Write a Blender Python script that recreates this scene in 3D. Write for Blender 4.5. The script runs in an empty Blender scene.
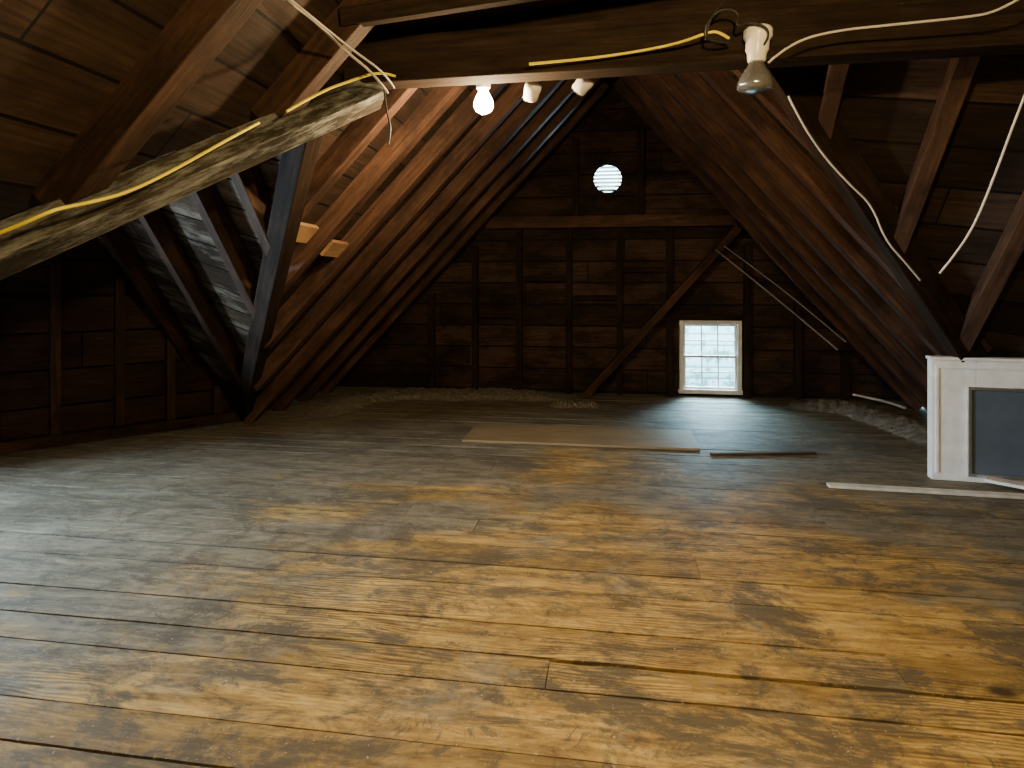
import bpy, bmesh, math, random
from mathutils import Vector, Matrix
random.seed(7)
D=bpy.data; C=bpy.context
A=math.radians(8.8)
# ---------------------------------------------------------------- materials
def nodes(name):
    m=D.materials.new(name); m.use_nodes=True
    nt=m.node_tree; b=nt.nodes['Principled BSDF']
    return m,nt,b
def N(nt,t,**k):
    n=nt.nodes.new(t)
    for a,v in k.items(): setattr(n,a,v)
    return n
def ramp(nt,fac,stops):
    r=N(nt,'ShaderNodeValToRGB'); e=r.color_ramp.elements
    while len(e)<len(stops): e.new(0.5)
    for i,(p,c) in enumerate(stops):
        e[i].position=p; e[i].color=(c[0],c[1],c[2],1) if not isinstance(c,(int,float)) else (c,c,c,1)
    nt.links.new(fac,r.inputs[0]); return r.outputs[0]
def noise(nt,vec,scale,detail=4,rough=.55,dist=0,sc=None,loc=None):
    if sc or loc:
        mp=N(nt,'ShaderNodeMapping'); nt.links.new(vec,mp.inputs[0])
        if sc: mp.inputs['Scale'].default_value=sc
        if loc: mp.inputs['Location'].default_value=loc
        vec=mp.outputs[0]
    n=N(nt,'ShaderNodeTexNoise'); nt.links.new(vec,n.inputs['Vector'])
    n.inputs['Scale'].default_value=scale; n.inputs['Detail'].default_value=detail
    n.inputs['Roughness'].default_value=rough; n.inputs['Distortion'].default_value=dist
    return n.outputs['Fac']
def mix(nt,fac,a,b,mode='MIX'):
    m=N(nt,'ShaderNodeMix',data_type='RGBA',blend_type=mode)
    for s,v in ((0,fac),(6,a),(7,b)):
        if isinstance(v,(int,float)): m.inputs[s].default_value=v
        elif isinstance(v,tuple): m.inputs[s].default_value=(*v,1)
        else: nt.links.new(v,m.inputs[s])
    return m.outputs[2]
def math_(nt,op,a,b=None,clamp=False):
    m=N(nt,'ShaderNodeMath',operation=op,use_clamp=clamp)
    for i,v in enumerate((a,b)):
        if v is None: continue
        if isinstance(v,(int,float)): m.inputs[i].default_value=v
        else: nt.links.new(v,m.inputs[i])
    return m.outputs[0]
def wood(name,dark,light,pale=None,palefac=0.0,rough=.75,bump=.35,boards=None,stain=.5,spec=.2):
    """aged timber; UV in metres, U along grain. boards=(width) adds plank joints"""
    m,nt,b=nodes(name)
    uv=N(nt,'ShaderNodeUVMap').outputs[0]
    g=noise(nt,uv,6,7,.65,.4,sc=(.35,7,1))
    col=ramp(nt,g,[(.3,dark),(.7,light)])
    blot=noise(nt,uv,2.0,8,.7,sc=(.8,1.6,1))
    col=mix(nt,ramp(nt,blot,[(.42,1-stain),(.58,1.0)]),tuple(c*.3 for c in dark),col)
    h=g
    if boards:
        s=N(nt,'ShaderNodeSeparateXYZ'); nt.links.new(uv,s.inputs[0])
        q=math_(nt,'DIVIDE',s.outputs[1],boards)
        fl=math_(nt,'FLOOR',q); fr=math_(nt,'FRACT',q)
        wn=N(nt,'ShaderNodeTexWhiteNoise',noise_dimensions='1D'); nt.links.new(fl,wn.inputs['W'])
        xo=math_(nt,'ADD',math_(nt,'DIVIDE',s.outputs[0],2.6),math_(nt,'MULTIPLY',wn.outputs[0],7.3))
        fx=math_(nt,'FRACT',xo)
        wn2=N(nt,'ShaderNodeTexWhiteNoise',noise_dimensions='2D')
        cb=N(nt,'ShaderNodeCombineXYZ'); nt.links.new(fl,cb.inputs[0]); nt.links.new(math_(nt,'FLOOR',xo),cb.inputs[1]); nt.links.new(cb.outputs[0],wn2.inputs['Vector'])
        col=mix(nt,1.0,col,ramp(nt,wn2.outputs[0],[(0,.5),(1,1.35)]),'MULTIPLY')
        gap=math_(nt,'MULTIPLY',math_(nt,'GREATER_THAN',fr,.06),math_(nt,'GREATER_THAN',fx,.004))
        if pale:
            pm=math_(nt,'MULTIPLY',ramp(nt,noise(nt,uv,2.2,7,.7,sc=(.6,2.5,1),loc=(5,3,0)),[(.5,0.0),(.66,1.0)]),palefac)
            col=mix(nt,pm,col,pale)
        col=mix(nt,gap,(.003,.002,.002),col)
        h=math_(nt,'MULTIPLY',math_(nt,'ADD',math_(nt,'MULTIPLY',g,.3),.7),gap)
    elif pale:
        pm=math_(nt,'MULTIPLY',ramp(nt,noise(nt,uv,4,8,.75,sc=(.7,3,1),loc=(5,3,0)),[(.46,0.0),(.62,1.0)]),palefac)
        col=mix(nt,pm,col,pale)
    nt.links.new(col,b.inputs['Base Color']); b.inputs['Roughness'].default_value=rough
    b.inputs['Specular IOR Level'].default_value=spec
    bp=N(nt,'ShaderNodeBump'); bp.inputs['Strength'].default_value=bump; bp.inputs['Distance'].default_value=.01
    nt.links.new(h,bp.inputs['Height']); nt.links.new(bp.outputs[0],b.inputs['Normal'])
    return m
def plain(name,col,rough=.5,metal=0,emit=None,es=0,var=.15,scale=12):
    m,nt,b=nodes(name)
    tc=N(nt,'ShaderNodeTexCoord').outputs['Object']
    n=noise(nt,tc,scale,5)
    c=ramp(nt,n,[(.3,tuple(x*(1-var) for x in col)),(.7,tuple(min(1,x*(1+var*.4)) for x in col))])
    nt.links.new(c,b.inputs['Base Color']); b.inputs['Roughness'].default_value=rough; b.inputs['Metallic'].default_value=metal
    if emit: b.inputs['Emission Color'].default_value=(*emit,1); b.inputs['Emission Strength'].default_value=es
    return m
M_sheath=wood('sheathing_boards',(.015,.008,.005),(.05,.028,.017),boards=.24,rough=.8)  # colour set darker than the rafters to put shade into the gaps
M_sheathside=wood('side_sheathing_boards',(.018,.011,.008),(.055,.033,.022),boards=.26,rough=.8)
M_sheathpale=wood('weathered_sheathing_boards',(.05,.033,.021),(.13,.085,.055),pale=(.34,.28,.21),palefac=.6,boards=.22,rough=.85,spec=.1)
M_rafter=wood('rafter_wood',(.036,.018,.012),(.125,.062,.038),rough=.7,stain=.7)
M_dark=wood('dark_timber',(.014,.009,.006),(.042,.026,.018),rough=.85,spec=.08)
M_near=wood('brown_timber',(.030,.015,.009),(.09,.045,.025),rough=.75,stain=.7)
M_valley=wood('whitewashed_timber',(.022,.018,.014),(.085,.068,.05),pale=(.30,.31,.28),palefac=.65,rough=.85,stain=.8)
M_wall=wood('gable_wall_boards',(.022,.013,.010),(.074,.042,.029),boards=.26,rough=.85,stain=.8)
M_kwall=wood('kneewall_boards',(.022,.011,.008),(.06,.032,.022),boards=.3,rough=.85)
M_block=wood('fresh_pine',(.26,.15,.07),(.36,.22,.11),rough=.6)
M_white=plain('white_paint',(.78,.79,.80),.45)
M_whiteb=plain('dirty_white_paint',(.62,.59,.54),.6,var=.3)
M_porc=plain('porcelain',(.80,.76,.68),.25)
M_yel=plain('yellow_cable_sheath',(.80,.66,.03),.45)
M_wcab=plain('white_cable_sheath',(.52,.48,.43),.5)
M_bcab=plain('black_cable_sheath',(.015,.013,.012),.5)
M_insul=plain('dusty_insulation',(.16,.14,.105),.95,var=.6,scale=30)
M_screen=plain('insect_screen_mesh',(.085,.11,.145),.45,.1,var=.15,scale=6)
M_alu=plain('aluminium_trim',(.6,.6,.6),.35,.9)
M_pipe=plain('dull_metal_pipe',(.22,.20,.19),.5,.4)
M_panel=wood('hardboard_panel',(.21,.155,.085),(.30,.225,.13),rough=.6,bump=.1,stain=.3)
M_lath=wood('brown_lath',(.06,.035,.02),(.13,.08,.05),rough=.7)
# ---------------------------------------------------------------- mesh helpers
class B:
    def __init__(s,name,mat,parent=None):
        s.name=name; s.bm=bmesh.new(); s.uv=s.bm.loops.layers.uv.new('UVMap'); s.mat=mat; s.parent=parent
    def beam(s,p1,p2,w,h,up=(0,0,1)):
        p1=Vector(p1);p2=Vector(p2); d=(p2-p1); L=d.length; d.normalize()
        up=Vector(up); side=d.cross(up).normalized(); up=side.cross(d).normalized()
        o=random.random()*50; o2=random.random()*50
        c=[(-1,-1),(1,-1),(1,1),(-1,1)]
        j=[1+random.uniform(-.02,.02) for _ in range(4)]
        r0=[s.bm.verts.new(p1+side*a*w/2*j[i]+up*b*h/2*j[i]) for i,(a,b) in enumerate(c)]
        r1=[s.bm.verts.new(p2+side*a*w/2*j[i]+up*b*h/2*j[i]) for i,(a,b) in enumerate(c)]
        acc=0
        for i in range(4):
            k=(i+1)%4; wd=w if i%2==0 else h
            f=s.bm.faces.new((r0[i],r0[k],r1[k],r1[i]))
            for l,t in zip(f.loops,((0,0),(0,wd),(L,wd),(L,0))): l[s.uv].uv=(o+t[0],o2+acc+t[1])
            acc+=wd+.3
        for r in (r0[::-1],r1):
            f=s.bm.faces.new(r)
            for l,t in zip(f.loops,((0,0),(0,w),(h*.3,w),(h*.3,0))): l[s.uv].uv=(o+t[0],o2+t[1])
    def box(s,lo,hi):
        lo=Vector(lo);hi=Vector(hi); c=(lo+hi)/2; d=hi-lo
        ax=max(range(3),key=lambda i:d[i]); e=Vector((0,0,0)); e[ax]=d[ax]/2
        if ax==2: s.beam(c-e,c+e,d[0],d[1],(0,1,0))
        elif ax==0: s.beam(c-e,c+e,d[1],d[2])
        else: s.beam(c-e,c+e,d[0],d[2])
    def poly(s,pts,uvs):
        vs=[s.bm.verts.new(p) for p in pts]; f=s.bm.faces.new(vs)
        for l,t in zip(f.loops,uvs): l[s.uv].uv=t
    def done(s,bevel=0,solid=0):
        bmesh.ops.recalc_face_normals(s.bm,faces=s.bm.faces)
        me=D.meshes.new(s.name); s.bm.to_mesh(me); s.bm.free()
        o=D.objects.new(s.name,me); C.collection.objects.link(o); me.materials.append(s.mat)
        if s.parent: o.parent=s.parent
        if solid:
            md=o.modifiers.new('s','SOLIDIFY'); md.thickness=solid; md.offset=0
        if bevel:
            md=o.modifiers.new('b','BEVEL'); md.width=bevel; md.segments=2
        return o
def empty(name,loc=(0,0,0),rot=(0,0,0)):
    e=D.objects.new(name,None); C.collection.objects.link(e); e.location=loc; e.rotation_euler=rot; return e
def lathe(name,prof,mat,parent,seg=28,mtx=None):
    bm=bmesh.new(); rings=[]
    for r,z in prof:
        rings.append([bm.verts.new((r*math.cos(2*math.pi*i/seg),r*math.sin(2*math.pi*i/seg),z)) for i in range(seg)])
    for a,b in zip(rings,rings[1:]):
        for i in range(seg):
            k=(i+1)%seg; bm.faces.new((a[i],a[k],b[k],b[i]))
    bm.faces.new(rings[0][::-1]); bm.faces.new(rings[-1])
    bmesh.ops.recalc_face_normals(bm,faces=bm.faces)
    me=D.meshes.new(name); bm.to_mesh(me); bm.free()
    for p in me.polygons: p.use_smooth=True
    o=D.objects.new(name,me); C.collection.objects.link(o); me.materials.append(mat); o.parent=parent
    if mtx: o.matrix_local=mtx
    return o
def cable(name,pts,r,mat,parent=None):
    cu=D.curves.new(name,'CURVE'); cu.dimensions='3D'; cu.bevel_depth=r; cu.bevel_resolution=3; cu.resolution_u=10
    sp=cu.splines.new('NURBS'); sp.points.add(len(pts)-1); sp.use_endpoint_u=True; sp.order_u=3
    for p,q in zip(sp.points,pts): p.co=(*q,1)
    o=D.objects.new(name,cu); C.collection.objects.link(o); cu.materials.append(mat)
    if parent: o.parent=parent
    return o
# ---------------------------------------------------------------- planes
SL,SR,RZ=1.06,1.145,3.55
GV=7.75
zl=lambda u,v:RZ+SL*u
zr=lambda u,v:RZ-SR*u
zL2=lambda u,v:4.41-.617*u-1.14*v
zR2=lambda u,v:7.05-.354*u-1.14*v
def sheet(b,uvpts,f,along,dz=.2):
    P=[Vector((u,v,f(u,v)+dz)) for u,v in uvpts]
    nrm=(P[1]-P[0]).cross(P[2]-P[0]).normalized()
    a=Vector(along); a=(a-a.dot(nrm)*nrm).normalized(); c=nrm.cross(a)
    b.poly(P,[(p.dot(a)+20,p.dot(c)+20) for p in P])
b=B('ceiling',M_sheath)
sheet(b,[(0,-2.5),(0,GV+.1),(-3.5,GV+.1),(-3.54,5.78),(-1.5,2.95),(-1.36,3.05),(-3.45,-.2),(-3.45,-2.5)],zl,(0,1,0))
sheet(b,[(0,-2.5),(0,GV+.1),(3.2,GV+.1),(3.2,5.25),(.6,3.45),(.6,-2.5)],zr,(0,1,0))
b.done(solid=.02)
b=B('ceiling_cross_wing',M_sheathpale)
sheet(b,[(-3.54,5.78),(-1.46,2.9),(-1.2,2.0),(-6.2,2.0),(-6.2,7.1)],zL2,(1,0,0),dz=.14)
b.done(solid=.02)
b=B('ceiling_side_wing',M_sheathside)
sheet(b,[(.6,3.45),(3.1,5.25),(6,4.4),(6,1.8),(.6,1.8)],zR2,(1,0,0),dz=.14)
b.done(solid=.02)
nl=Vector((-SL,0,1)).normalized(); nr=Vector((SR,0,1)).normalized()
b=B('roof_rafters',M_rafter)
v=3.45
while v<GV:
    ul=-1.46-(v-2.9)*.722+.07 if v<5.78 else -3.42
    ul=max(ul,-3.4)
    b.beam(Vector((-.02,v,zl(-.02,v)))+nl*.07,Vector((ul,v,zl(ul,v)))+nl*.07,.10,.13,nl)
    v+=.55
v=3.75
while v<GV:
    ur=3.12 if v>5.2 else .89+(v-3.69)*1.436
    ur=min(max(ur,.5),3.15)
    b.beam(Vector((.02,v,zr(.02,v)))+nr*.07,Vector((ur,v,zr(ur,v)))+nr*.07,.10,.13,nr)
    v+=.5
b.done(.004)
b=B('roof_rafters_near',M_near)
for v,w in ((-.6,.1),(.05,.1),(.7,.1),(1.3,.1),(2.0,.11),(2.66,.10)):
    ul=max(-1.19-(3.05-v)*.642-.04,-3.3)
    b.beam(Vector((0,v,zl(0,v)))+nl*.07,Vector((ul,v,zl(ul,v)))+nl*.07,w,.15,nl)
b.done(.005)
n2=Vector((.617,1.14,1)).normalized(); n3=Vector((.354,1.14,1)).normalized()
b=B('roof_rafters_cross_wing',M_near)
for u in (-2.0,-2.45,-3.17,-3.85,-4.5):
    vpost=2.9+(-1.46-u)/.722
    v1=min(vpost,(4.41-.617*u)/1.14)
    b.beam(Vector((u,2.0,zL2(u,2.0))),Vector((u,v1,zL2(u,v1))),.09,.13,n2)
for u in (1.2,1.75,2.3,2.85,3.4):
    vv=3.69+(u-.89)/1.436
    vend=vv if u<3.1 else 5.1
    b.beam(Vector((u,2.0,zR2(u,2.0))),Vector((u,vend,zR2(u,vend))),.09,.13,n3)
b.done(.004)
b=B('roof_valley_beam',M_valley); d=Vector((.79,1.23,.84))
b.beam(Vector((-1.19,3.05,2.255))+d*.02,Vector((-1.19,3.05,2.255))-d*2.6,.12,.13,nl); b.done(.008)
b=B('roof_valley_post',M_dark)
b.beam((-3.56,5.77,-.0),(-1.42,2.83,2.04),.11,.13,nl); b.done(.006)
b=B('roof_valley_rafter',M_dark)
b.beam((3.12,5.24,-.03),(.80,3.62,2.63),.13,.17,nr); b.done(.006)
b=B('tie_beam',M_dark)
b.beam((-1.3,3.05,2.40),(4.2,3.05,2.44),.14,.22); b.done(.006)
b=B('roof_header_boards',M_dark)
for i in range(5):
    z=2.62+i*.22
    b.beam((-1.25+i*.2,3.08,z),(3.4-i*.2,3.08,z+.02),.025,.2)
b.done()
b=B('collar_beam',M_dark)
b.beam((-1.15,2.62,2.45),(1.6,2.72,2.72),.05,.08); b.done(.004)
b=B('wall_left',M_kwall)
K=[(-3.5,5.85),(-4.72,4.33),(-5.6,3.2)]
acc=0
for (u0,v0),(u1,v1) in zip(K,K[1:]):
    L=math.hypot(u1-u0,v1-v0)
    t0=max(.1,zL2(u0,v0)+.1);t1=zL2(u1,v1)+.1
    b.poly([(u0,v0,0),(u1,v1,0),(u1,v1,t1),(u0,v0,t0)],[(acc,0),(acc+L,0),(acc+L,t1),(acc,t0)]); acc+=L
b.done(solid=.02)
b=B('wall_studs_left',M_near)
dv=Vector((-4.72+3.5,4.33-5.85,0)).normalized(); nn=Vector((-dv.y,dv.x,0))
if nn.dot(Vector((1,-1,0)))<0: nn=-nn
for t in (.35,.75,1.15,1.6,2.0,2.45,2.9):
    p=Vector((-3.5,5.85,0))+dv*t+nn*.05
    b.beam(p,p+Vector((0,0,max(.1,zL2(p.x,p.y)))),.07,.08,nn)
p=Vector((-3.5,5.85,.045))+nn*.07; b.beam(p,p+dv*3.3,.12,.09)
b.done(.004)
def holewall(name,outer,holes,mat,mtx,thick=.03):
    cu=D.curves.new(name,'CURVE'); cu.dimensions='2D'; cu.fill_mode='BOTH'; cu.extrude=thick/2
    for pl in [outer]+holes:
        sp=cu.splines.new('POLY'); sp.points.add(len(pl)-1); sp.use_cyclic_u=True
        for p,q in zip(sp.points,pl): p.co=(q[0],q[1],0,1)
    t=D.objects.new('t',cu); C.collection.objects.link(t)
    dg=C.evaluated_depsgraph_get(); me=D.meshes.new_from_object(t.evaluated_get(dg)); D.objects.remove(t)
    me.name=name
    while me.uv_layers: me.uv_layers.remove(me.uv_layers[0])
    ul=me.uv_layers.new(name='UVMap')
    for l in me.loops: ul.data[l.index].uv=(me.vertices[l.vertex_index].co.x+20,me.vertices[l.vertex_index].co.y+20)
    me.materials.clear(); me.materials.append(mat)
    o=D.objects.new(name,me); C.collection.objects.link(o); o.matrix_world=mtx; return o
XZ=Matrix.Translation((0,GV+.02,0))@Matrix.Rotation(math.pi/2,4,'X')
circ=[(-.04+.175*math.cos(t*math.pi/16),2.57+.175*math.sin(t*math.pi/16)) for t in range(32)]
holewall('wall_gable',[(-3.7,0),(3.5,0),(0,RZ+.5)],[[(.80,.06),(1.48,.06),(1.48,.88),(.80,.88)],circ],M_wall,XZ)
b=B('wall_studs_gable',M_dark)
for u in (-2.2,-1.65,-1.1,-.5,.1,.68,1.55,2.1,2.6):
    top=min(1.98, (zl(u,0) if u<0 else zr(u,0))-.02)
    b.box((u-.035,GV-.09,0),(u+.035,GV,top))
for u in (-.42,.35):
    b.box((u-.035,GV-.09,2.1),(u+.035,GV,zl(-abs(u),0)-.05))
b.box((.72,GV-.09,.89),(1.56,GV,.96))
b.done(.003)
b=B('wall_girt_gable',M_rafter); b.box((-1.5,GV-.14,1.98),(1.42,GV-.0,2.12)); b.done(.004)
b=B('wall_brace_gable',M_near); b.beam((1.42,GV-.20,1.95),(-.28,GV-.20,.02),.09,.11,(0,1,0)); b.done(.004)
b=B('wall_blocking_gable',M_dark)
for lo,hi,z in ((-.45,.1,1.12),(.1,.68,1.45),(-1.05,-.5,1.35),(-1.6,-1.1,.9),(.13,.65,.8)): b.box((lo,GV-.07,z),(hi,GV,z+.06))
b.done(.003)
XL=Matrix(((0,0,-1,-5.6),(-1,0,0,0),(0,1,0,0),(0,0,0,1)))
holewall('wall_end',[(-3.25,0),(3,0),(3,3.0),(-.5,4.6),(-3.25,4.2)],[[(-2.9,.45),(-1.9,.45),(-1.9,1.65),(-2.9,1.65)]],M_wall,XL)
b=B('wall_right',M_wall); b.poly([(5.9,-2.5,0),(5.9,5,0),(5.9,5,.3),(5.9,1.8,3.2),(5.9,-2.5,3.2)],[(0,0),(7.5,0),(7.5,.3),(4.3,3.2),(0,3.2)]); b.done(solid=.02)
b=B('wall_back',M_wall); b.poly([(-5.6,-2.5,0),(5.9,-2.5,0),(5.9,-2.5,3.2),(0,-2.5,3.7),(-5.6,-2.5,3.2)],[(0,0),(11.5,0),(11.5,3.2),(5.6,3.7),(0,3.2)]); b.done(solid=.02)
# ---------------------------------------------------------------- floor
fm,nt,bs=nodes('worn_plank_floor')
uv=N(nt,'ShaderNodeUVMap').outputs[0]
obj=N(nt,'ShaderNodeTexCoord').outputs['Object']
at=N(nt,'ShaderNodeAttribute',attribute_name='rnd').outputs['Fac']
g=noise(nt,uv,4.5,10,.72,.8,sc=(.6,6,1))
g3=noise(nt,uv,3.2,10,.75,1.5,sc=(.9,2.2,1))
wv=N(nt,'ShaderNodeTexWave',wave_type='BANDS',bands_direction='Y'); mp=N(nt,'ShaderNodeMapping'); mp.inputs['Scale'].default_value=(.6,2.2,1)
nt.links.new(uv,mp.inputs[0]); nt.links.new(mp.outputs[0],wv.inputs[0]); wv.inputs['Scale'].default_value=8; wv.inputs['Distortion'].default_value=18; wv.inputs['Detail'].default_value=2; wv.inputs['Detail Scale'].default_value=.4
wm=ramp(nt,noise(nt,obj,1.1,3,.5,loc=(2,8,0)),[(.48,0.0),(.6,1.0)])
gr=math_(nt,'ADD',math_(nt,'MULTIPLY',g,.45),math_(nt,'ADD',math_(nt,'MULTIPLY',g3,.48),math_(nt,'ADD',.035,math_(nt,'MULTIPLY',math_(nt,'SUBTRACT',wv.outputs['Fac'],.5),math_(nt,'MULTIPLY',wm,.13)))))
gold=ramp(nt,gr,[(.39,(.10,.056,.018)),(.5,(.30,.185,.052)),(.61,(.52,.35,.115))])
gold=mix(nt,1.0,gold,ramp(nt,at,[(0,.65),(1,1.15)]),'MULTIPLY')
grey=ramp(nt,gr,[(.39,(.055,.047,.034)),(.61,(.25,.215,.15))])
tone_noise=noise(nt,obj,.9,9,.7,.4,sc=(.8,1.3,1))
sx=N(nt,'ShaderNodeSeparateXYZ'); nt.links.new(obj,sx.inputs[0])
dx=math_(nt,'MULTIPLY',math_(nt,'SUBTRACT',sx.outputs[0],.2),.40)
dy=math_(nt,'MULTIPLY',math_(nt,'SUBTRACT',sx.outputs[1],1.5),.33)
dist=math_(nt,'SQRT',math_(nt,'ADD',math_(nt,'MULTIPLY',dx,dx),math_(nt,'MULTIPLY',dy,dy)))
wf=math_(nt,'ADD',dist,math_(nt,'MULTIPLY',math_(nt,'SUBTRACT',tone_noise,.5),3.4))
col=mix(nt,ramp(nt,wf,[(.6,0.0),(1.1,1.0)]),gold,grey)  # golden around the centre, greyer further out, edge broken up by noise
gm=noise(nt,obj,1.6,13,.8,.5,sc=(.85,1.25,1),loc=(3,1,0))
gm2=noise(nt,uv,2.6,11,.8,.4,sc=(.6,1.8,1))
gm3=noise(nt,obj,5,10,.78,.8,sc=(.8,1.2,1),loc=(1,7,0))
gmm=math_(nt,'MAXIMUM',math_(nt,'MAXIMUM',ramp(nt,gm,[(.50,0.0),(.57,.9)]),ramp(nt,gm2,[(.52,0.0),(.60,.85)])),ramp(nt,gm3,[(.54,0.0),(.60,.75)]))
col=mix(nt,gmm,col,mix(nt,gr,(.022,.019,.013),(.13,.105,.07)))
du=noise(nt,obj,2.4,11,.78,.2,loc=(9,4,0)); col=mix(nt,ramp(nt,du,[(.55,0.0),(.66,.4)]),col,(.28,.255,.20))
sp=noise(nt,obj,70,2,.5); col=mix(nt,ramp(nt,sp,[(.69,0.0),(.73,.6)]),col,(.5,.46,.4))
vo=N(nt,'ShaderNodeTexVoronoi'); mp2=N(nt,'ShaderNodeMapping'); mp2.inputs['Scale'].default_value=(.6,1.0,1); nt.links.new(uv,mp2.inputs[0]); nt.links.new(mp2.outputs[0],vo.inputs['Vector']); vo.inputs['Scale'].default_value=1.6
col=mix(nt,ramp(nt,vo.outputs['Distance'],[(.03,.9),(.06,0.0)]),col,(.03,.018,.01))
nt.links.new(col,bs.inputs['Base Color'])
nt.links.new(ramp(nt,gm2,[(.3,.5),(.7,.75)]),bs.inputs['Roughness'])
bs.inputs['Specular IOR Level'].default_value=.3
bp=N(nt,'ShaderNodeBump'); bp.inputs['Strength'].default_value=.35; bp.inputs['Distance'].default_value=.005
nt.links.new(math_(nt,'ADD',gr,math_(nt,'MULTIPLY',gmm,.3)),bp.inputs['Height']); nt.links.new(bp.outputs[0],bs.inputs['Normal'])
bm=bmesh.new(); ul=bm.loops.layers.uv.new('UVMap'); rl=bm.loops.layers.float_color.new('rnd')
v=-2.5
def prism(u0,u1,v0,v1,z,th,r,g):
    o=random.random()*40;o2=random.random()*40
    t=random.uniform(-.0015,.0015)
    n=max(3,int((u1-u0)/.10)); bot=[];top=[]
    for i in range(n+1):
        u=u0+(u1-u0)*i/n
        bot.append((u,v0+random.uniform(0,g*.7))); top.append((u,v1-random.uniform(0,g*.7)))
    T0=[bm.verts.new((a,c,z-t)) for a,c in bot]; T1=[bm.verts.new((a,c,z+t)) for a,c in top]
    B0=[bm.verts.new((a,c,z-th)) for a,c in bot]; B1=[bm.verts.new((a,c,z-th)) for a,c in top]
    fs=[]
    for i in range(n):
        fs.append(bm.faces.new((T0[i],T0[i+1],T1[i+1],T1[i])))
        fs.append(bm.faces.new((B0[i],B0[i+1],T0[i+1],T0[i])))
        fs.append(bm.faces.new((T1[i],T1[i+1],B1[i+1],B1[i])))
    fs.append(bm.faces.new((B0[0],T0[0],T1[0],B1[0]))); fs.append(bm.faces.new((B0[n],B1[n],T1[n],T0[n])))
    for f in fs:
        for l in f.loops: l[ul].uv=(l.vert.co.x+o,l.vert.co.y+o2+l.vert.co.z); l[rl]=(r,r,r,1)
while v<GV:
    w=random.choice((.17,.21,.25,.29)); u=-6.3-random.random()*3
    while u<6.2:
        L=random.uniform(2.8,5.6); g1=random.choice((.003,.004,.007,.012))
        prism(u,u+L-.003,v,v+w-g1,0,.03,random.random(),g1); u+=L
    v+=w
bmesh.ops.recalc_face_normals(bm,faces=bm.faces)
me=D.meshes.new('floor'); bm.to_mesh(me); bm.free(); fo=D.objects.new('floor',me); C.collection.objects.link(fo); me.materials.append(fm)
b=B('floor_substrate',M_dark); b.poly([(-8.5,-2.6,-.035),(9,-2.6,-.035),(9,8,-.035),(-8.5,8,-.035)],[(0,0),(17,0),(17,10),(0,10)]); b.done()
# ---------------------------------------------------------------- windows
def window(name,W,H,mtx,cols=3,rows=2):
    e=empty(name); e.matrix_world=mtx
    b=B('casing',M_white,e)
    t=.045
    b.box((-W/2,-.06,0),(-W/2+t,.06,H)); b.box((W/2-t,-.06,0),(W/2,.06,H)); b.box((-W/2+t,-.06,H-t),(W/2-t,.06,H)); b.box((-W/2-.01,-.07,-.015),(W/2+.01,.06,.035))
    b.done(.003)
    b=B('sashes',M_white,e); s=.028; mid=H*.5
    for (z0,z1,y) in ((.035,mid+.01,-.02),(mid-.02,H-t,.015)):
        x0,x1=-W/2+t,W/2-t
        b.box((x0,y-.015,z0),(x0+s,y+.015,z1)); b.box((x1-s,y-.015,z0),(x1,y+.015,z1))
        b.box((x0+s,y-.015,z0),(x1-s,y+.015,z0+s)); b.box((x0+s,y-.015,z1-s),(x1-s,y+.015,z1))
        for i in range(1,cols):
            x=x0+s+(x1-x0-2*s)*i/cols; b.box((x-.006,y-.01,z0+s),(x+.006,y+.01,z1-s))
        for i in range(1,rows):
            z=z0+s+(z1-z0-2*s)*i/rows; b.box((x0+s,y-.01,z-.006),(x1-s,y+.01,z+.006))
    b.done(.002)
window('window_1',.70,.84,Matrix.Translation((1.14,GV,.05)))
window('window_2',1.0,1.2,Matrix.Translation((-5.6,2.4,.45))@Matrix.Rotation(math.pi/2,4,'Z'))
e=empty('round_gable_vent',(-.04,GV,2.57))
b=B('louvers',M_white,e)
for i in range(-3,4):
    z=i*.045; hw=math.sqrt(max(0,.165**2-z*z)); b.beam((-hw,.0,z),(hw,.0,z),.035,.008,(0,.7,1))
b.done()
bmt=[(.165,-.02),(.165,.03),(.180,.03),(.180,-.035),(.170,-.035)]
o=lathe('rim',bmt,M_near,e,40,Matrix.Rotation(math.pi/2,4,'X'))
bm=bmesh.new(); bm.from_mesh(o.data)
bmesh.ops.delete(bm,geom=[f for f in bm.faces if len(f.verts)>4],context='FACES_ONLY')
n=40; bm.verts.ensure_lookup_table()
for i in range(n):
    k=(i+1)%n; bm.faces.new((bm.verts[4*n+i],bm.verts[4*n+k],bm.verts[k],bm.verts[i]))
bmesh.ops.recalc_face_normals(bm,faces=bm.faces); bm.to_mesh(o.data); bm.free()
m,nt,bs=nodes('neighbor_siding')
tc=N(nt,'ShaderNodeTexCoord').outputs['Object']; s=N(nt,'ShaderNodeSeparateXYZ'); nt.links.new(tc,s.inputs[0])
st=math_(nt,'FRACT',math_(nt,'MULTIPLY',s.outputs[2],5))
c=ramp(nt,st,[(0,(.05,.15,.19)),(.2,(.34,.70,.82)),(1,(.44,.80,.92))])
lf=noise(nt,tc,3.2,8,.7); c=mix(nt,ramp(nt,lf,[(.49,0.0),(.56,.75)]),c,(.05,.17,.13))
nt.links.new(c,bs.inputs['Base Color'])
b=B('neighbor_house_wall',m); b.box((-3,12,-1.5),(6,12.1,5.5)); b.done()
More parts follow.
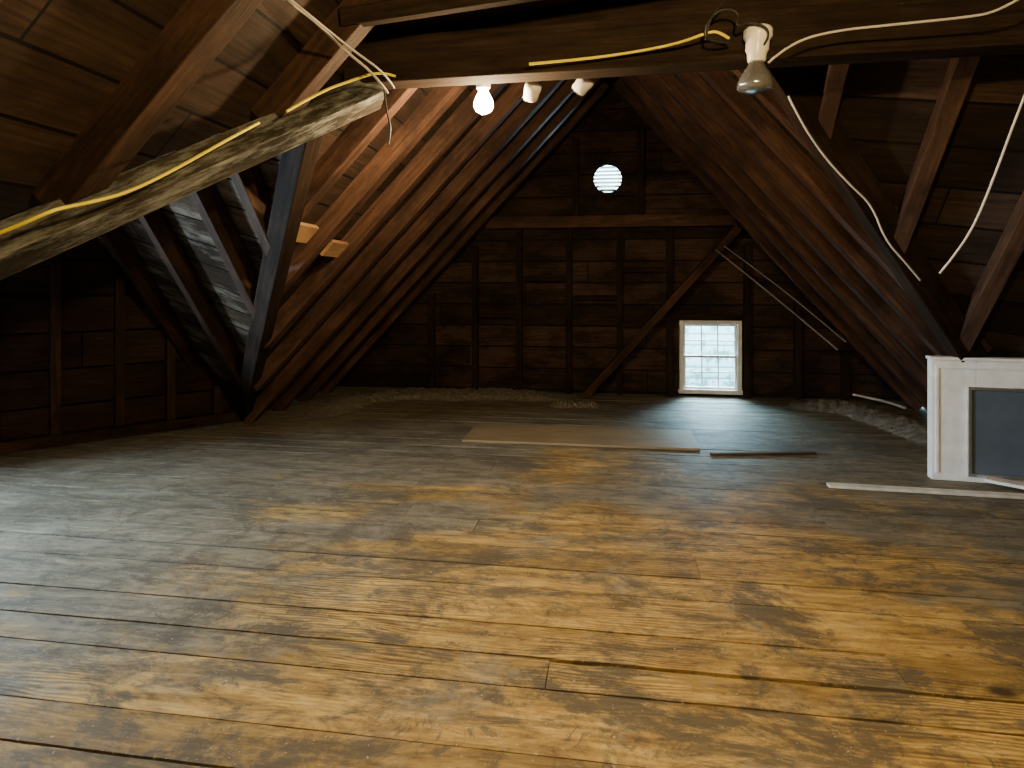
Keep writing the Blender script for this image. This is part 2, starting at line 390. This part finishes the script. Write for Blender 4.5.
# ---------------------------------------------------------------- lamp fixtures
holder=[(.052,0),(.055,-.008),(.05,-.018),(.03,-.026),(.027,-.03),(.027,-.062),(.024,-.066)]
bigholder=[(.05,.03),(.054,.02),(.054,-.005),(.044,-.02),(.043,-.055),(.036,-.07),(.034,-.095),(.03,-.1)]
sockh=[(.030,0),(.042,-.006),(.044,-.03),(.040,-.05),(.038,-.085),(.034,-.09)]
flood=[(.026,-.09),(.028,-.105),(.034,-.118),(.05,-.145),(.064,-.172),(.068,-.192),(.066,-.203),(.045,-.212),(.01,-.216)]
small=[(.014,-.06),(.018,-.078),(.028,-.095),(.036,-.115),(.037,-.13),(.028,-.148),(.008,-.158)]
stub=[(.03,-.088),(.033,-.095),(.02,-.098),(.006,-.1)]
M_flood=plain('silvered_reflector_bulb',(.40,.39,.37),.2,.75)
M_lit=plain('lit_bulb_glass',(1,.9,.7),.3,emit=(1,.84,.50),es=150)
M_unlit=plain('dark_socket_core',(.10,.09,.07),.35)
def fixture(loc,rot,prof,bm_,h=holder,sc=1,name='ceiling_lampholder_bulb'):
    e=empty(name,loc,rot); e.scale=(sc,)*3
    lathe('porcelain_holder',h,M_porc,e); lathe('bulb',prof,bm_,e)
    return e
fixture((.63,2.91,2.38),(.0,.05,0),flood,M_flood,bigholder,1.12)
fixture((-.655,3.25,2.41),(.1,.0,0),small,M_lit,holder,1.4)
fixture((-.385,3.22,2.325),(.5,.35,0),stub,M_unlit,sockh,1,'porcelain_lamp_socket')
fixture((-.11,3.22,2.34),(.3,.75,0),stub,M_unlit,sockh,1,'porcelain_lamp_socket')
b=B('tie_beam',M_dark); b.box((-1.2,.95,2.42),(1.2,1.07,2.6)); b.done(.005)
fixture((.35,1.0,2.42),(0,0,0),small,M_lit)
def plight(name,loc,w,col,r=.04):
    l=D.lights.new(name,'POINT'); l.energy=w; l.color=col; l.shadow_soft_size=r
    o=D.objects.new(name,l); C.collection.objects.link(o); o.location=loc; return o
plight('bulb_glow_far',(-.64,3.32,2.11),135,(1,.70,.36))
plight('bulb_glow_near',(.35,1.05,2.2),165,(1,.70,.28))
plight('warm_fill_back',(.7,-1.0,2.1),75,(1,.78,.5),.12)  # added general warm fill behind the camera, no bulb modelled
def alight(name,loc,tgt,sx,sy,w,col):
    l=D.lights.new(name,'AREA'); l.shape='RECTANGLE'; l.size=sx; l.size_y=sy; l.energy=w; l.color=col
    o=D.objects.new(name,l); C.collection.objects.link(o); o.location=loc
    o.rotation_euler=(Vector(tgt)-Vector(loc)).to_track_quat('-Z','Y').to_euler(); return o
alight('sky_daylight_gable',(1.2,10.2,1.9),(.9,6.2,0),2.2,1.6,900,(.50,.82,1))
alight('sky_daylight_neighbor',(1.2,9.2,4.6),(1.2,12,.6),3,1.5,4200,(.8,.95,1))
alight('sky_daylight_side',(-7.2,2.4,1.6),(-3.0,3.6,.0),1.8,1.8,3000,(.60,.82,1))
# ---------------------------------------------------------------- floor things
b=B('hardboard_sheet',M_panel); b.box((-1.22,5.17,.003),(.69,5.83,.022)); b.done(.003)
b=B('wood_lath_strip',M_lath); b.beam((.75,5.05,.012),(1.55,5.21,.012),.04,.018); b.done(.002)
e=empty('screen_window_unit',(2.12,4.66,0),(0,0,math.radians(-6)))
b=B('frame',M_white,e)
b.box((0,0,0),(.26,.08,.80)); b.box((.26,0,.61),(1.15,.08,.80)); b.box((1.05,0,0),(1.2,.08,.61)); b.box((.26,0,0),(1.05,.08,.04)); b.box((-.008,-.012,.80),(1.22,.09,.82))
b.box((.02,-.008,.05),(.04,.002,.76)); b.box((.04,-.008,.745),(1.15,.002,.76))
b.done(.003)
b=B('inner_trim',M_alu,e)
b.box((.205,-.02,.04),(.225,.01,.63)); b.box((.225,-.02,.61),(1.05,.01,.63)); b.box((.225,-.02,.04),(1.05,.01,.06)); b.done(.002)
b=B('screen',M_screen,e); b.box((.225,-.008,.06),(1.05,-.002,.61)); b.done()
b=B('white_trim_board',M_whiteb); b.beam((1.38,4.385,.012),(2.5,4.33,.012),.07,.018); b.done(.002)
b=B('white_trim_board',M_whiteb); b.beam((2.42,4.6,.035),(3.0,4.1,.035),.10,.02); b.done(.002)
def mound(name,pts,w,h):
    bm=bmesh.new(); n=len(pts)-1; seg=90; cr=14; grid=[]
    for i in range(seg+1):
        t=i/seg*n; k=min(int(t),n-1); f=t-k; p=Vector(pts[k]).lerp(Vector(pts[k+1]),f)
        d=(Vector(pts[k+1])-Vector(pts[k])).normalized(); s=Vector((-d.y,d.x))
        row=[]
        for j in range(cr+1):
            a=(j/cr-.5)*2; ww=w*random.uniform(.85,1.15)
            q=p+s*a*ww/2; z=(1-a*a)*h*random.uniform(.5,1.15)*min(1,6*i/seg,6*(1-i/seg))
            row.append(bm.verts.new((q.x,q.y,max(.001,z))))
        grid.append(row)
    for r0,r1 in zip(grid,grid[1:]):
        for j in range(cr): bm.faces.new((r0[j],r0[j+1],r1[j+1],r1[j]))
    me=D.meshes.new(name); bm.to_mesh(me); bm.free()
    for q in me.polygons: q.use_smooth=True
    o=D.objects.new(name,me); C.collection.objects.link(o); me.materials.append(M_insul)
mound('insulation_drift',[(-3.0,5.9),(-2.8,6.8),(-2.5,7.2),(-1.2,7.35),(-.4,7.35)],.5,.09)
mound('insulation_drift',[(2.72,5.6),(2.66,6.2),(2.45,7.1),(1.9,7.3)],.48,.09)
mound('debris_pile',[(-.65,6.9),(-.1,6.95)],.3,.06)
b=B('pine_block',M_block); b.beam((-1.86,3.53,zl(-1.86,0)+.04),(-1.86,3.78,zl(-1.86,0)+.04),.13,.03,nl); b.done(.003)
b=B('pine_block',M_block); b.beam((-1.92,4.12,zl(-1.92,0)+.04),(-1.92,4.38,zl(-1.92,0)+.04),.13,.03,nl); b.done(.003)
cable('yellow_cable',[(-1.88,1.63,1.42),(-1.75,1.67,1.48),(-1.70,1.71,1.52),(-1.70,1.76,1.54),(-1.67,1.85,1.57),(-1.63,1.97,1.62),(-1.58,2.16,1.74),(-1.50,2.32,1.87),(-1.46,2.49,1.98)],.006,M_yel)
cable('yellow_cable',[(-1.33,2.48,2.02),(-1.25,2.62,2.14),(-1.15,2.71,2.21),(-1.03,2.77,2.27),(-.97,2.80,2.25)],.006,M_yel)
cable('yellow_cable',[(-.37,2.90,2.31),(-.14,2.91,2.32),(.13,2.93,2.35),(.30,2.88,2.36),(.40,2.84,2.38),(.45,2.82,2.38),(.50,2.86,2.36)],.006,M_yel)
cable('white_cable',[(-1.21,2.14,2.36),(-1.17,2.20,2.34),(-1.14,2.35,2.33),(-1.09,2.51,2.27),(-1.02,2.68,2.22),(-1.00,2.78,2.17)],.006,M_wcab)
cable('white_cable',[(-1.18,2.15,2.36),(-1.13,2.20,2.32),(-1.104,2.358,2.304),(-1.048,2.519,2.265),(-.978,2.681,2.228),(-.972,2.783,2.193)],.005,M_wcab)
cable('white_cable',[(.65,2.81,2.23),(.73,2.80,2.30),(.886,2.79,2.34),(1.138,2.756,2.34),(1.347,2.738,2.343),(1.471,2.706,2.345),(1.553,2.668,2.40)],.005,M_wcab)
cable('white_cable',[(.82,3.16,2.186),(.875,3.17,2.07),(1.01,3.29,1.93),(1.162,3.367,1.792),(1.289,3.437,1.70),(1.374,3.5,1.529),(1.497,3.57,1.419),(1.598,3.637,1.326)],.0045,M_wcab)
cable('white_cable',[(1.636,2.783,2.14),(1.59,2.826,1.957),(1.541,2.869,1.747),(1.516,2.966,1.553),(1.46,3.008,1.429),(1.421,3.053,1.352)],.0045,M_wcab)
cable('black_cable',[(.403,2.845,2.353),(.407,2.815,2.426),(.462,2.803,2.469),(.537,2.815,2.452),(.517,2.81,2.384),(.579,2.82,2.418),(.684,2.837,2.367),(.632,2.88,2.31)],.005,M_bcab)
cable('black_cable',[(.475,2.805,2.502),(.421,2.797,2.443),(.387,2.79,2.376),(.428,2.848,2.336),(.51,2.89,2.356)],.005,M_bcab)
cable('black_cable',[(-1.034,2.824,2.208),(-1.025,2.826,2.107),(-.998,2.83,2.014),(-1.016,2.827,1.945)],.004,M_bcab)
cable('white_conduit',[(2.65,7.6,.085),(2.798,7.515,.064),(2.95,7.40,.04),(2.995,7.14,.032)],.014,M_wcab)
cable('roof_pipe',[(1.133,7.257,1.683),(1.563,7.12,1.3),(1.925,6.975,.96),(2.24,6.82,.65)],.008,M_pipe)
cable('roof_pipe',[(1.203,7.167,1.72),(1.623,7.03,1.373),(1.975,6.88,1.046),(2.284,6.727,.739)],.006,M_pipe)
# ---------------------------------------------------------------- world, camera
w=D.worlds.new('dim_sky'); C.scene.world=w; w.use_nodes=True
w.node_tree.nodes['Background'].inputs[0].default_value=(.35,.5,.7,1); w.node_tree.nodes['Background'].inputs[1].default_value=.05
cam=D.cameras.new('camera'); co=D.objects.new('camera',cam); C.collection.objects.link(co)
co.location=(0,0,1.3); co.rotation_euler=(math.pi/2,0,A); cam.sensor_width=36; cam.lens=22.5; cam.shift_y=-99/1024
C.scene.camera=co
